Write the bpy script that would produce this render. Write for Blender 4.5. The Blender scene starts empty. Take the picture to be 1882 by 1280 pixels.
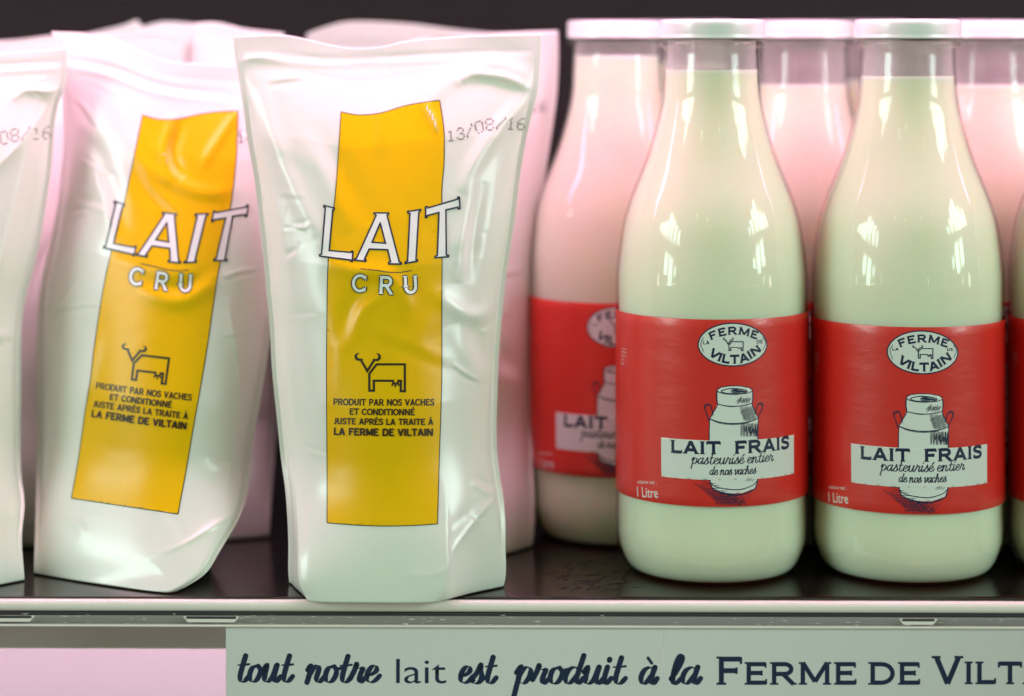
import bpy, math, random
import numpy as np
from mathutils import Vector
from mathutils import geometry as mgeo

random.seed(7)
rng = np.random.default_rng(11)
scene = bpy.context.scene
COL = scene.collection

# ------------------------------------------------------------------ camera
F, D, ZC, YH, CX = 4400.0, 1.075, 0.241, 60.0, 941.0   # focal length in photo pixels, distance, eye height, horizon row
cam_data = bpy.data.cameras.new('camera')
cam_data.sensor_width = 36.0
cam_data.lens = F / 1882.0 * 36.0
cam_data.shift_y = -(640.0 - YH) / 1882.0
cam_data.clip_start = 0.05
cam_data.clip_end = 60.0
cam_data.dof.use_dof = True
cam_data.dof.focus_distance = 1.028
cam_data.dof.aperture_fstop = 3.1
cam = bpy.data.objects.new('camera', cam_data)
cam.location = (0, -D, ZC)
cam.rotation_euler = (math.radians(90), 0, 0)
COL.objects.link(cam)
scene.camera = cam

# ------------------------------------------------------------------ world, lamps, exposure
world = bpy.data.worlds.new('World')
scene.world = world
world.use_nodes = True
bg = world.node_tree.nodes['Background']
bg.inputs['Color'].default_value = (0.86, 1.0, 0.66, 1)
bg.inputs['Strength'].default_value = 0.15

scene.view_settings.view_transform = 'Standard'
scene.view_settings.look = 'None'
scene.view_settings.exposure = 0.13
scene.view_settings.gamma = 1.0
scene.view_settings.use_curve_mapping = False
scene.cycles.use_denoising = True
scene.cycles.max_bounces = 10
scene.cycles.transparent_max_bounces = 24
scene.cycles.caustics_reflective = False
scene.cycles.caustics_refractive = False


def area(name, loc, target, sx, sy, radiance, color, spread=180):
    ld = bpy.data.lights.new(name, 'AREA')
    ld.shape = 'RECTANGLE'
    ld.size, ld.size_y = sx, sy
    ld.energy = radiance * math.pi * sx * sy
    ld.color = color
    ld.spread = math.radians(spread)
    o = bpy.data.objects.new(name, ld)
    o.location = loc
    o.rotation_euler = (Vector(target) - Vector(loc)).to_track_quat('-Z', 'Y').to_euler()
    COL.objects.link(o)
    return o


PINK = (1.0, 0.42, 0.74)
# the tube lamp of the cooler, above the front row and out of the picture
area('cooler_tube_lamp', (0.0, -0.014, 0.335), (0.0, -0.006, 0.0), 1.30, 0.030, 19.0, PINK, 168)
# the tube lamp of the shelf below
area('lower_tube_lamp', (0.0, 0.088, -0.026), (0.0, 0.096, -0.20), 1.30, 0.014, 15.0, (1.0, .66, .84))


# tall windows of the market hall, to the left and right behind the photographer: one lamp per pane
def pane(az, el, waz, hel, roll, L=15.0, R=4.0, color=(0.74, 1.0, 0.92)):
    a, e = math.radians(az), math.radians(el)
    p = Vector((math.sin(a) * math.cos(e), -math.cos(a) * math.cos(e), math.sin(e))) * R
    o = area('window_pane_lamp', p, (0, 0, 0.1), R * math.radians(waz), R * math.radians(hel), L, color)
    o.rotation_euler.rotate_axis('Z', math.radians(roll))


for sg in (-1, 1):
    for az, el, waz, hel, roll in ((73, 20, 4, 7, 14), (67.5, 20.5, 4.2, 10, 12), (62, 22.5, 4.2, 15, 10), (56.5, 21.5, 4.2, 13, 10),
                                   (51, 19.5, 3.8, 10, 8), (46, 17, 3, 5, 8), (61, 8.5, 5, 6, 6), (54.5, 7.5, 5.5, 7, 6), (48.5, 7, 3, 3, 0)):
        pane(sg * az, el + 1.0 * sg, waz * .95, hel, roll * sg)
    for az, el, w in ((20, 1.6, .5), (33, .5, .6), (41, 2.6, .5), (8, 2.2, .45), (27, 31, .6), (12, 30, .6), (52, 1.5, .9), (59, 2.4, 1.0), (70, 2.0, 1.2), (38, 4.5, .5), (15, 4.0, .4)):
        pane(sg * (az + random.uniform(-3, 3)), el, w, w * random.uniform(1.2, 2.6), 0, L=26.0, color=(1.0, .95, .72))
# broad daylight of the hall from the front, high and soft
area('hall_daylight', (0.3, -4.6, 3.0), (0, 0, 0.12), 8.0, 2.6, .34, (0.86, 1.0, 0.60))


# ------------------------------------------------------------------ materials
def mat(name, base, rough=0.4, spec=0.5, coat=0.0, coat_rough=0.05, bump=None, metal=0.0, sss=0.0, vary=0.0, vscale=40):
    m = bpy.data.materials.new(name)
    m.use_nodes = True
    nt = m.node_tree
    b = nt.nodes['Principled BSDF']
    b.inputs['Base Color'].default_value = (*base, 1)
    b.inputs['Roughness'].default_value = rough
    b.inputs['Specular IOR Level'].default_value = spec
    b.inputs['Coat Weight'].default_value = coat
    b.inputs['Coat Roughness'].default_value = coat_rough
    b.inputs['Metallic'].default_value = metal
    if sss:
        b.inputs['Subsurface Weight'].default_value = sss
        b.inputs['Subsurface Radius'].default_value = (0.030, 0.008, 0.005)
        b.inputs['Subsurface Scale'].default_value = 1.0
    tc = nt.nodes.new('ShaderNodeTexCoord')
    if bump:
        prev = None
        for scale, stretch, strength, dist in bump:
            mp = nt.nodes.new('ShaderNodeMapping')
            mp.inputs['Scale'].default_value = stretch
            nz = nt.nodes.new('ShaderNodeTexNoise')
            nz.inputs['Scale'].default_value = scale
            nz.inputs['Detail'].default_value = 4
            bp = nt.nodes.new('ShaderNodeBump')
            bp.inputs['Strength'].default_value = strength
            bp.inputs['Distance'].default_value = dist
            nt.links.new(tc.outputs['Object'], mp.inputs['Vector'])
            nt.links.new(mp.outputs['Vector'], nz.inputs['Vector'])
            nt.links.new(nz.outputs['Fac'], bp.inputs['Height'])
            if prev:
                nt.links.new(prev.outputs['Normal'], bp.inputs['Normal'])
            prev = bp
        nt.links.new(prev.outputs['Normal'], b.inputs['Normal'])
        if coat:
            nt.links.new(prev.outputs['Normal'], b.inputs['Coat Normal'])
    if vary:
        nz = nt.nodes.new('ShaderNodeTexNoise')
        nz.inputs['Scale'].default_value = vscale
        nz.inputs['Detail'].default_value = 6
        mr = nt.nodes.new('ShaderNodeMapRange')
        mr.inputs['To Min'].default_value = max(0.0, rough - vary)
        mr.inputs['To Max'].default_value = min(1.0, rough + vary)
        nt.links.new(tc.outputs['Object'], nz.inputs['Vector'])
        nt.links.new(nz.outputs['Fac'], mr.inputs['Value'])
        nt.links.new(mr.outputs['Result'], b.inputs['Roughness'])
    return m


def glass_mat(name, tint, film=0.0):
    """thin clear wall: what is behind shows through, the surface mirrors by Fresnel"""
    m = bpy.data.materials.new(name)
    m.use_nodes = True
    nt = m.node_tree
    nt.nodes.clear()
    out = nt.nodes.new('ShaderNodeOutputMaterial')
    tr = nt.nodes.new('ShaderNodeBsdfTransparent')
    lw = nt.nodes.new('ShaderNodeLayerWeight')
    lw.inputs['Blend'].default_value = 0.25
    mixc = nt.nodes.new('ShaderNodeMix')
    mixc.data_type = 'RGBA'
    mixc.inputs['A'].default_value = (1, 1, 1, 1)
    mixc.inputs['B'].default_value = (*tint, 1)
    nt.links.new(lw.outputs['Facing'], mixc.inputs['Factor'])
    nt.links.new(mixc.outputs['Result'], tr.inputs['Color'])
    gl = nt.nodes.new('ShaderNodeBsdfGlossy')
    gl.inputs['Roughness'].default_value = 0.02
    fr = nt.nodes.new('ShaderNodeFresnel')
    # the same clear wall seen from its inner side: no total reflection, as in a real parallel-sided wall
    gm = nt.nodes.new('ShaderNodeNewGeometry')
    mi = nt.nodes.new('ShaderNodeMapRange')
    mi.inputs['To Min'].default_value = 1.48
    mi.inputs['To Max'].default_value = 1 / 1.48
    nt.links.new(gm.outputs['Backfacing'], mi.inputs['Value'])
    nt.links.new(mi.outputs['Result'], fr.inputs['IOR'])
    mx = nt.nodes.new('ShaderNodeMixShader')
    nt.links.new(fr.outputs['Fac'], mx.inputs['Fac'])
    nt.links.new(tr.outputs['BSDF'], mx.inputs[1])
    nt.links.new(gl.outputs['BSDF'], mx.inputs[2])
    last = mx
    if film:
        df = nt.nodes.new('ShaderNodeBsdfDiffuse')
        df.inputs['Color'].default_value = (1.0, .90, .93, 1)
        tl = nt.nodes.new('ShaderNodeBsdfTranslucent')
        tl.inputs['Color'].default_value = (1.0, .90, .93, 1)
        ad = nt.nodes.new('ShaderNodeMixShader')
        ad.inputs['Fac'].default_value = .5
        nt.links.new(df.outputs['BSDF'], ad.inputs[1])
        nt.links.new(tl.outputs['BSDF'], ad.inputs[2])
        tc = nt.nodes.new('ShaderNodeTexCoord')
        nz = nt.nodes.new('ShaderNodeTexNoise')
        nz.inputs['Scale'].default_value = 45
        nz.inputs['Detail'].default_value = 5
        mr = nt.nodes.new('ShaderNodeMapRange')
        mr.inputs['From Min'].default_value = .35
        mr.inputs['From Max'].default_value = .75
        mr.inputs['To Min'].default_value = film * .8
        mr.inputs['To Max'].default_value = min(1, film * 1.25)
        nt.links.new(tc.outputs['Object'], nz.inputs['Vector'])
        nt.links.new(nz.outputs['Fac'], mr.inputs['Value'])
        m2 = nt.nodes.new('ShaderNodeMixShader')
        nt.links.new(mr.outputs['Result'], m2.inputs['Fac'])
        nt.links.new(mx.outputs['Shader'], m2.inputs[1])
        nt.links.new(ad.outputs['Shader'], m2.inputs[2])
        last = m2
    nt.links.new(last.outputs['Shader'], out.inputs['Surface'])
    return m


M = dict(
    film=mat('pouch_film', (.76, .765, .69), .24, .5, bump=[(30, (1, 1, .5), .12, .0022), (85, (1, 1, .6), .08, .0008)], vary=.05, sss=.10),
    yellow=mat('yellow_print', (.83, .47, .001), .28, .25, bump=[(30, (1, 1, .5), .12, .0022), (85, (1, 1, .6), .08, .0008)], vary=.05),
    white_ink=mat('white_print', (.80, .80, .78), .32, .5),
    navy=mat('navy_print', (.012, .016, .05), .38, .4),
    black=mat('brown_black_print', (.030, .018, .010), .38, .4),
    stamp=mat('grey_stamp_ink', (.09, .09, .10), .5, .3),
    glass=glass_mat('clear_glass', (.94, .95, .93)),
    residue=glass_mat('milky_residue', (.85, .85, .85), film=.42),
    milk=mat('milk', (.83, .83, .63), .45, .3, sss=.55),
    cap=mat('white_lacquer', (.78, .79, .76), .24, .5, coat=.4, vary=.05),
    red=mat('red_label_paper', (.68, .022, .014), .40, .5, coat=.35, coat_rough=.16,
            bump=[(24, (1, 1, 3.0), .32, .0014), (110, (.7, .7, 2.0), .16, .0006)]),
    label_white=mat('label_white', (.72, .73, .70), .40, .4, coat=.2, coat_rough=.2,
                    bump=[(38, (1, 1, 3.2), .30, .0010)]),
    label_navy=mat('label_navy', (.014, .020, .060), .42, .4),
    tray=mat('black_tray', (.014, .011, .010), .16, .5, bump=[(14, (1, 3, 1), .08, .002)], vary=.09, vscale=18),
    wall=mat('dark_cooler_wall', (.030, .015, .021), .6, .3, vary=.1),
    bead=mat('pale_plastic_bead', (.88, .78, .74), .20, .6, coat=.8, coat_rough=.2, vary=.05),
    gap_strip=mat('dark_gap_strip', (.05, .045, .05), .5, .3),
    channel=mat('brushed_grey_metal', (.50, .46, .47), .30, .5, metal=.5, bump=[(60, (.05, 1, 6), .2, .0005)]),
    under=mat('grey_rail_back', (.84, .78, .70), .4, .5, bump=[(60, (.05, 1, 6), .15, .0005)]),
    card=mat('pale_green_card', (.95, .92, .92), .5, .4, bump=[(300, (1, 1, 1), .08, .0003)], vary=.06),
    sign_ink=mat('dark_blue_ink', (.004, .022, .080), .6, .2),
    low=mat('white_lower_panel', (.74, .70, .71), .5, .4),
    smear=mat('pale_smear_reflection', (.045, .035, .037), .45, .3),
)


def clear_mat():
    m = glass_mat('clear_plastic', (.85, .83, .86))
    return m


M['clear'] = clear_mat()


# ------------------------------------------------------------------ object helpers
def tag(o, label, cat, group=None, kind=None):
    if label:
        o['label'] = label
    if cat:
        o['category'] = cat
    if group:
        o['group'] = group
    if kind:
        o['kind'] = kind
    return o


def empty(name, loc=(0, 0, 0), rz=0.0):
    o = bpy.data.objects.new(name, None)
    o.empty_display_size = .02
    o.location = loc
    o.rotation_euler = (0, 0, rz)
    COL.objects.link(o)
    return o


def mesh_obj(name, verts, faces, mats, parent=None, midx=None, smooth=True, loc=None):
    me = bpy.data.meshes.new(name)
    me.from_pydata([tuple(map(float, v)) for v in verts], [], [tuple(int(i) for i in f) for f in faces])
    for m in (mats if isinstance(mats, (list, tuple)) else [mats]):
        me.materials.append(m)
    if midx is not None:
        me.polygons.foreach_set('material_index', np.asarray(midx, dtype=np.int32))
    if smooth:
        me.polygons.foreach_set('use_smooth', np.ones(len(me.polygons), dtype=bool))
    me.update()
    o = bpy.data.objects.new(name, me)
    if loc is not None:
        o.location = loc
    if parent is not None:
        o.parent = parent
    COL.objects.link(o)
    return o


def copy_tree(o, parent=None):
    c = o.copy()
    COL.objects.link(c)
    c.parent = parent
    for ch in list(o.children):
        copy_tree(ch, c)
    return c


def ray(px, py, d):
    """point seen at photo pixel (px, py) at distance d along the view axis"""
    px, py, d = np.broadcast_arrays(np.asarray(px, float), np.asarray(py, float), np.asarray(d, float))
    return np.stack([(px - CX) / F * d, d - D, ZC - (py - YH) / F * d], -1)


def box(name, x0, x1, y0, y1, z0, z1, m, parent=None, bev=0.0008, yaw=0.0):
    import bmesh
    bm = bmesh.new()
    bmesh.ops.create_cube(bm, size=1)
    for v in bm.verts:
        v.co = Vector(((x0 + x1) / 2 + v.co.x * (x1 - x0), (y0 + y1) / 2 + v.co.y * (y1 - y0), (z0 + z1) / 2 + v.co.z * (z1 - z0)))
    if bev:
        bmesh.ops.bevel(bm, geom=list(bm.edges), offset=bev, segments=2, affect='EDGES', profile=.5)
    me = bpy.data.meshes.new(name)
    bm.to_mesh(me)
    bm.free()
    me.materials.append(m)
    o = bpy.data.objects.new(name, me)
    if parent is not None:
        o.parent = parent
    COL.objects.link(o)
    return o


# ------------------------------------------------------------------ 2D drawing: ribbons and fills gathered into one mesh
def resample(pts, step):
    pts = np.asarray(pts, float)
    out = [pts[0]]
    for a, b in zip(pts[:-1], pts[1:]):
        n = max(1, int(math.ceil(np.linalg.norm(b - a) / step)))
        for k in range(1, n + 1):
            out.append(a + (b - a) * k / n)
    return np.array(out)


def catmull(pts, n=8, closed=False):
    p = np.asarray(pts, float)
    if len(p) < 3 and not closed:
        return p
    if closed:
        q = np.vstack([p[-1], p, p[0], p[1]])
    else:
        q = np.vstack([2 * p[0] - p[1], p, 2 * p[-1] - p[-2]])
    out = []
    for i in range(1, len(q) - 2):
        p0, p1, p2, p3 = q[i - 1], q[i], q[i + 1], q[i + 2]
        for t in np.linspace(0, 1, n, endpoint=False):
            out.append(.5 * ((2 * p1) + (-p0 + p2) * t + (2 * p0 - 5 * p1 + 4 * p2 - p3) * t * t + (-p0 + 3 * p1 - 3 * p2 + p3) * t ** 3))
    out.append(q[-2])
    return np.array(out)


def inside(px, py, loops):
    c = np.zeros(px.shape, bool)
    for L in loops:
        n = len(L)
        for i in range(n):
            x1, y1 = L[i]
            x2, y2 = L[(i + 1) % n]
            cond = ((y1 > py) != (y2 > py))
            with np.errstate(divide='ignore', invalid='ignore'):
                xi = (x2 - x1) * (py - y1) / (y2 - y1 if y2 != y1 else 1e-12) + x1
            c ^= cond & (px < xi)
    return c


class Ink:
    def __init__(self, step=5.0):
        self.v, self.f, self.m, self.off = [], [], [], []
        self.step, self.level, self.base = step, 0, 0.0
        self.n = 0

    def layer(self, off):
        self.base, self.level = off, 0

    def add(self, pts, faces, mi):
        o = self.base + self.level * 8e-7
        self.level += 1
        self.v.append(np.asarray(pts, float))
        self.off.append(np.full(len(pts), o))
        self.f += [tuple(i + self.n for i in f) for f in faces]
        self.m += [mi] * len(faces)
        self.n += len(pts)

    def ribbon(self, pts, w, mi, closed=False, round_cap=True, step=None):
        """pts centre line, w full width (number or one per point)"""
        pts = np.asarray(pts, float)
        if np.isscalar(w):
            pts = resample(np.vstack([pts, pts[:1]]) if closed else pts, step or self.step)
            if closed:
                pts = pts[:-1]
            w = np.full(len(pts), float(w))
        else:
            w = np.asarray(w, float)
        n = len(pts)
        if n < 2:
            return
        d = np.diff(np.vstack([pts, pts[:1]]) if closed else pts, axis=0)
        d /= np.maximum(np.linalg.norm(d, axis=1, keepdims=True), 1e-9)
        nr = np.stack([-d[:, 1], d[:, 0]], 1)
        if closed:
            a, b = np.roll(nr, 1, axis=0), nr
        else:
            a, b = np.vstack([nr[:1], nr]), np.vstack([nr, nr[-1:]])
        mid = a + b
        mid /= np.maximum(np.linalg.norm(mid, axis=1, keepdims=True), 1e-6)
        cosv = np.clip((mid * b).sum(1), .5, 1)
        offv = mid * (w / 2 / cosv)[:, None]
        V = np.vstack([pts + offv, pts - offv])
        fs = []
        for i in range(n if closed else n - 1):
            j = (i + 1) % n
            fs.append((i, j, n + j, n + i))
        V = list(V)
        if round_cap and not closed:
            for idx, sgn in ((0, -1), (n - 1, 1)):
                t = d[0] if idx == 0 else d[-1]
                q = nr[0] if idx == 0 else nr[-1]
                arc = []
                for k in range(1, 5):
                    an = math.pi * k / 5
                    arc.append(len(V))
                    V.append(pts[idx] + (q * math.cos(an) + sgn * t * math.sin(an)) * w[idx] / 2)
                fs.append(tuple([idx] + arc + [n + idx]))
        self.add(V, fs, mi)

    def fill(self, loop, mi, holes=(), step=None):
        step = step or self.step
        loops = [resample(np.vstack([np.asarray(L, float), np.asarray(L, float)[:1]]), step)[:-1] for L in [loop] + list(holes)]
        pts, edges = [], []
        for L in loops:
            s = len(pts)
            pts += [tuple(p) for p in L]
            edges += [(s + i, s + (i + 1) % len(L)) for i in range(len(L))]
        allp = np.array(pts)
        x0, y0 = allp.min(0)
        x1, y1 = allp.max(0)
        gx, gy = np.meshgrid(np.arange(x0 + step * .5, x1, step), np.arange(y0 + step * .5, y1, step))
        gx, gy = gx.ravel(), gy.ravel()
        if len(gx):
            ok = inside(gx, gy, loops)
            gx, gy = gx[ok], gy[ok]
            keep = []
            for a, b in zip(gx, gy):
                if np.min((allp[:, 0] - a) ** 2 + (allp[:, 1] - b) ** 2) > (step * .45) ** 2:
                    keep.append((a, b))
            pts += keep
        r = mgeo.delaunay_2d_cdt([Vector(p) for p in pts], edges, [], 0, 1e-6)
        V = np.array([tuple(p) for p in r[0]])
        T = np.array([tuple(f) for f in r[2]])
        c = V[T].mean(1)
        ok = inside(c[:, 0], c[:, 1], loops)
        self.add(V, [tuple(t) for t in T[ok]], mi)

    def dots(self, pts, r, mi):
        V, fs = [], []
        for p in pts:
            s = len(V)
            V += [(p[0] + r * math.cos(k * math.pi / 3), p[1] + r * math.sin(k * math.pi / 3)) for k in range(6)]
            fs.append(tuple(range(s, s + 6)))
        self.add(V, fs, mi)

    def build(self, name, mapper, mats, parent):
        V = np.vstack(self.v)
        P = mapper(V[:, 0], V[:, 1], np.concatenate(self.off))
        return mesh_obj(name, P, self.f, mats, parent, self.m)


# ------------------------------------------------------------------ letter shapes
def arc(cx, cy, rx, ry, a0, a1, n=14):
    t = np.radians(np.linspace(a0, a1, n))
    return [(cx + rx * math.cos(x), cy + ry * math.sin(x)) for x in t]


# roman capitals of unit height, y up: (advance, heavy strokes, serif ticks)
def _caps():
    g = {}
    hs = .15

    def foot(x, y):
        return [(x - hs, y), (x + hs, y)]

    def tick(x, y0, y1):
        return [(x, y0), (x, y1)]
    t, b, m = .925, .075, .52
    g['A'] = (1.06, [[(.16, .0), (.53, 1)], [(.53, 1), (.90, 0)], [(.29, .30), (.77, .30)]], [foot(.14, .02), foot(.92, .02), [(.42, .98), (.64, .98)]])
    g['C'] = (1.02, [arc(.52, .5, .41, .43, 42, 318, 24)], [tick(.86, .66, .95), tick(.86, .05, .34)])
    g['D'] = (1.08, [[(.2, 0), (.2, 1)], [(.2, t), (.5, t)] + arc(.52, .5, .41, .425, 88, -88, 16) + [(.5, b), (.2, b)]], [[(.03, .98), (.2, .98)], [(.03, .02), (.2, .02)]])
    g['E'] = (.92, [[(.2, 0), (.2, 1)], [(.2, t), (.80, t)], [(.2, m), (.66, m)], [(.2, b), (.82, b)]],
              [[(.05, .98), (.2, .98)], [(.05, .02), (.2, .02)], tick(.81, .76, 1.0), tick(.67, .40, .64), tick(.83, 0, .24)])
    g['F'] = (.88, [[(.2, 0), (.2, 1)], [(.2, t), (.80, t)], [(.2, .50), (.66, .50)]], [[(.05, .98), (.2, .98)], foot(.2, .02), tick(.81, .74, 1.0), tick(.67, .38, .62)])
    g['H'] = (1.08, [[(.2, 0), (.2, 1)], [(.88, 0), (.88, 1)], [(.2, .52), (.88, .52)]], [foot(.2, .02), foot(.2, .98), foot(.88, .02), foot(.88, .98)])
    g['I'] = (.42, [[(.21, 0), (.21, 1)]], [foot(.21, .02), foot(.21, .98)])
    g['J'] = (.62, [[(.42, 1), (.42, .3)] + arc(.25, .26, .17, .2, 0, -150, 8)], [foot(.42, .98)])
    g['L'] = (.86, [[(.2, 0), (.2, 1)], [(.2, b), (.77, b)]], [foot(.2, .98), [(.05, .02), (.2, .02)], tick(.79, 0, .26)])
    g['M'] = (1.28, [[(.2, 0), (.2, 1)], [(.2, 1), (.64, .12)], [(.64, .12), (1.08, 1)], [(1.08, 0), (1.08, 1)]], [foot(.2, .02), foot(1.08, .02), [(.05, .98), (.2, .98)], [(1.08, .98), (1.23, .98)]])
    g['N'] = (1.14, [[(.2, 0), (.2, 1)], [(.2, 1), (.94, .0)], [(.94, 0), (.94, 1)]], [foot(.2, .02), [(.05, .98), (.2, .98)], foot(.94, .98)])
    g['O'] = (1.12, [arc(.56, .5, .44, .43, 0, 360, 32)], [])
    g['P'] = (.96, [[(.2, 0), (.2, 1)], [(.2, t), (.58, t)] + arc(.58, .69, .24, .235, 88, -88, 12) + [(.2, .455)]], [foot(.2, .02), [(.05, .98), (.2, .98)]])
    g['R'] = (1.04, [[(.2, 0), (.2, 1)], [(.2, t), (.58, t)] + arc(.58, .70, .24, .225, 88, -88, 12) + [(.2, .475)], [(.52, .475), (.90, 0)]], [foot(.2, .02), [(.05, .98), (.2, .98)], [(.82, .02), (1.02, .02)]])
    g['S'] = (.88, [catmull([(.74, .80), (.60, .92), (.40, .93), (.20, .83), (.20, .64), (.42, .53), (.62, .46), (.73, .32), (.64, .12), (.40, .065), (.22, .10), (.12, .22)], 5)], [tick(.76, .70, .96), tick(.11, .04, .30)])
    g['T'] = (.98, [[(.49, 0), (.49, 1)], [(.08, t), (.90, t)]], [foot(.49, .02), tick(.07, .74, 1.0), tick(.91, .74, 1.0)])
    g['U'] = (1.06, [[(.2, 1), (.2, .38)] + arc(.53, .38, .33, .31, 180, 360, 14) + [(.86, 1)]], [foot(.2, .98), foot(.86, .98)])
    g['V'] = (1.04, [[(.14, 1), (.52, 0)], [(.52, 0), (.90, 1)]], [foot(.14, .98), foot(.90, .98)])
    for k, s, ac in (('É', 'E', [(.45, 1.12), (.62, 1.28)]), ('È', 'E', [(.36, 1.28), (.53, 1.12)]), ('À', 'A', [(.40, 1.28), (.57, 1.12)])):
        a, st, se = g[s]
        g[k] = (a, st + [ac], se)
    g[' '] = (.55, [], [])
    return g


CAPS = _caps()

# brush-script small letters, x-height 1, y up
SCRIPT = {
    't': (.72, [[(.36, 1.55), (.28, .9), (.24, .35), (.34, .04), (.56, .06), (.76, .34)], [(.02, 1.0), (.30, 1.0), (.66, 1.05)]]),
    'o': (.82, [[(.46, .98), (.16, .82), (.08, .40), (.24, .04), (.52, .10), (.68, .52), (.58, .90), (.42, .98)], [(.50, .96), (.62, .76), (.90, .86)]]),
    'u': (1.06, [[(.02, .70), (.18, 1.0), (.16, .5), (.20, .10), (.40, .03), (.62, .30), (.76, .98)], [(.78, 1.0), (.72, .40), (.80, .05), (.94, .05), (1.10, .32)]]),
    'n': (1.02, [[(.02, .74), (.16, 1.0), (.16, .5), (.10, .0)], [(.13, .35), (.36, .88), (.58, .98), (.66, .76), (.60, .28), (.70, .04), (.86, .06), (1.04, .34)]]),
    'r': (.84, [[(.0, .25), (.16, .75), (.22, 1.10), (.28, .90), (.46, .84), (.62, .86), (.54, .48), (.52, .16), (.64, .02), (.86, .30)]]),
    'e': (.76, [[(.10, .42), (.36, .50), (.58, .72), (.50, .97), (.28, .94), (.10, .60), (.12, .20), (.34, .02), (.60, .12), (.82, .40)]]),
    's': (.72, [[(.0, .20), (.28, .66), (.42, 1.10), (.46, .82), (.58, .50), (.56, .16), (.36, .0), (.14, .04), (.10, .18)], [(.52, .08), (.74, .34)]]),
    'p': (.94, [[(.02, .66), (.22, 1.04), (.20, .5), (.14, -.2), (.10, -.78)], [(.16, .38), (.36, .86), (.58, .98), (.76, .78), (.72, .34), (.52, .04), (.30, .08)], [(.66, .2), (.94, .36)]]),
    'd': (.98, [[(.68, .84), (.46, .99), (.18, .82), (.06, .40), (.18, .05), (.40, .10), (.66, .52)], [(.84, 1.68), (.74, .95), (.66, .35), (.74, .04), (.88, .08), (1.02, .34)]]),
    'a': (.94, [[(.68, .84), (.46, .99), (.18, .82), (.06, .40), (.18, .05), (.40, .10), (.66, .56)], [(.74, 1.0), (.66, .42), (.70, .06), (.84, .06), (.98, .34)]]),
    'i': (.46, [[(.16, 1.0), (.10, .45), (.14, .05), (.28, .05), (.46, .34)], [(.20, 1.40), (.21, 1.46)]]),
    'l': (.54, [[(.02, .30), (.26, .85), (.42, 1.45), (.34, 1.72), (.18, 1.40), (.10, .60), (.16, .06), (.32, .05), (.54, .34)]]),
    'c': (.72, [[(.58, .80), (.46, .98), (.24, .92), (.08, .55), (.14, .14), (.34, .02), (.56, .12), (.76, .38)]]),
    'v': (.84, [[(.04, .80), (.18, 1.0), (.24, .6), (.26, .08), (.40, .06), (.64, .50), (.66, .98), (.84, .86)]]),
    'h': (1.00, [[(.02, .30), (.30, 1.0), (.36, 1.65), (.22, 1.55), (.14, .8), (.08, .0)], [(.11, .35), (.34, .86), (.54, .96), (.64, .74), (.58, .28), (.68, .04), (.84, .06), (1.02, .34)]]),
    ' ': (.50, []),
}
SCRIPT['é'] = (SCRIPT['e'][0], SCRIPT['e'][1] + [[(.38, 1.22), (.62, 1.52)]])
SCRIPT['à'] = (SCRIPT['a'][0], SCRIPT['a'][1] + [[(.26, 1.55), (.52, 1.24)]])


class Base:
    """a base line (polyline, y down) that places glyph points"""
    def __init__(self, pts):
        p = catmull(pts, 12) if len(pts) > 2 else np.asarray(pts, float)
        self.p = p
        self.s = np.concatenate([[0], np.cumsum(np.linalg.norm(np.diff(p, axis=0), axis=1))])
        self.len = self.s[-1]

    def at(self, x, y):
        x = np.asarray(x, float)
        y = np.asarray(y, float)
        bx = np.interp(x, self.s, self.p[:, 0])
        by = np.interp(x, self.s, self.p[:, 1])
        e = self.len * .02 + .5
        tx = np.interp(x + e, self.s, self.p[:, 0]) - np.interp(x - e, self.s, self.p[:, 0])
        ty = np.interp(x + e, self.s, self.p[:, 1]) - np.interp(x - e, self.s, self.p[:, 1])
        L = np.hypot(tx, ty)
        tx, ty = tx / L, ty / L
        over = x - np.clip(x, 0, self.len)
        return np.stack([bx + tx * over + ty * y, by + ty * over - tx * y], -1)


def put_caps(ink, text, base, h, w, mi, serif=.05, fit=True, rigid=True, xs=1.0, space=None, outline=0.0, omi=None):
    """roman capitals along a base line; the run is stretched to the length of the line"""
    adv = [(space if (c == ' ' and space) else CAPS[c][0]) for c in text]
    tot = sum(adv)
    sx = base.len / tot if fit else h * xs
    x = 0.0
    passes = [(0.0, mi)]
    if outline:
        lay = ink.base
        passes = [(outline, omi), (0.0, mi)]
    for c, a in zip(text, adv):
        if c != ' ':
            cxm = (x + a / 2) * sx
            o = base.at(np.array([cxm]), np.array([0.0]))[0]
            ux = base.at(np.array([cxm + .5]), np.array([0.0]))[0] - base.at(np.array([cxm - .5]), np.array([0.0]))[0]
            uy = base.at(np.array([cxm]), np.array([1.0]))[0] - o

            def P(q):
                q = np.asarray(q, float)
                if rigid:
                    return o + np.outer((q[:, 0] - a / 2) * sx, ux) + np.outer(q[:, 1] * h, uy)
                return base.at((x + q[:, 0]) * sx, q[:, 1] * h)
            for ex, m_ in passes:
                if outline:
                    ink.layer(lay - .00016 if ex else lay)
                for st in CAPS[c][1]:
                    ink.ribbon(P(st), w * h + ex, m_, round_cap=False)
                if serif:
                    for st in CAPS[c][2]:
                        ink.ribbon(P(st), serif * h + ex, m_, round_cap=False)
        x += a


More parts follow.
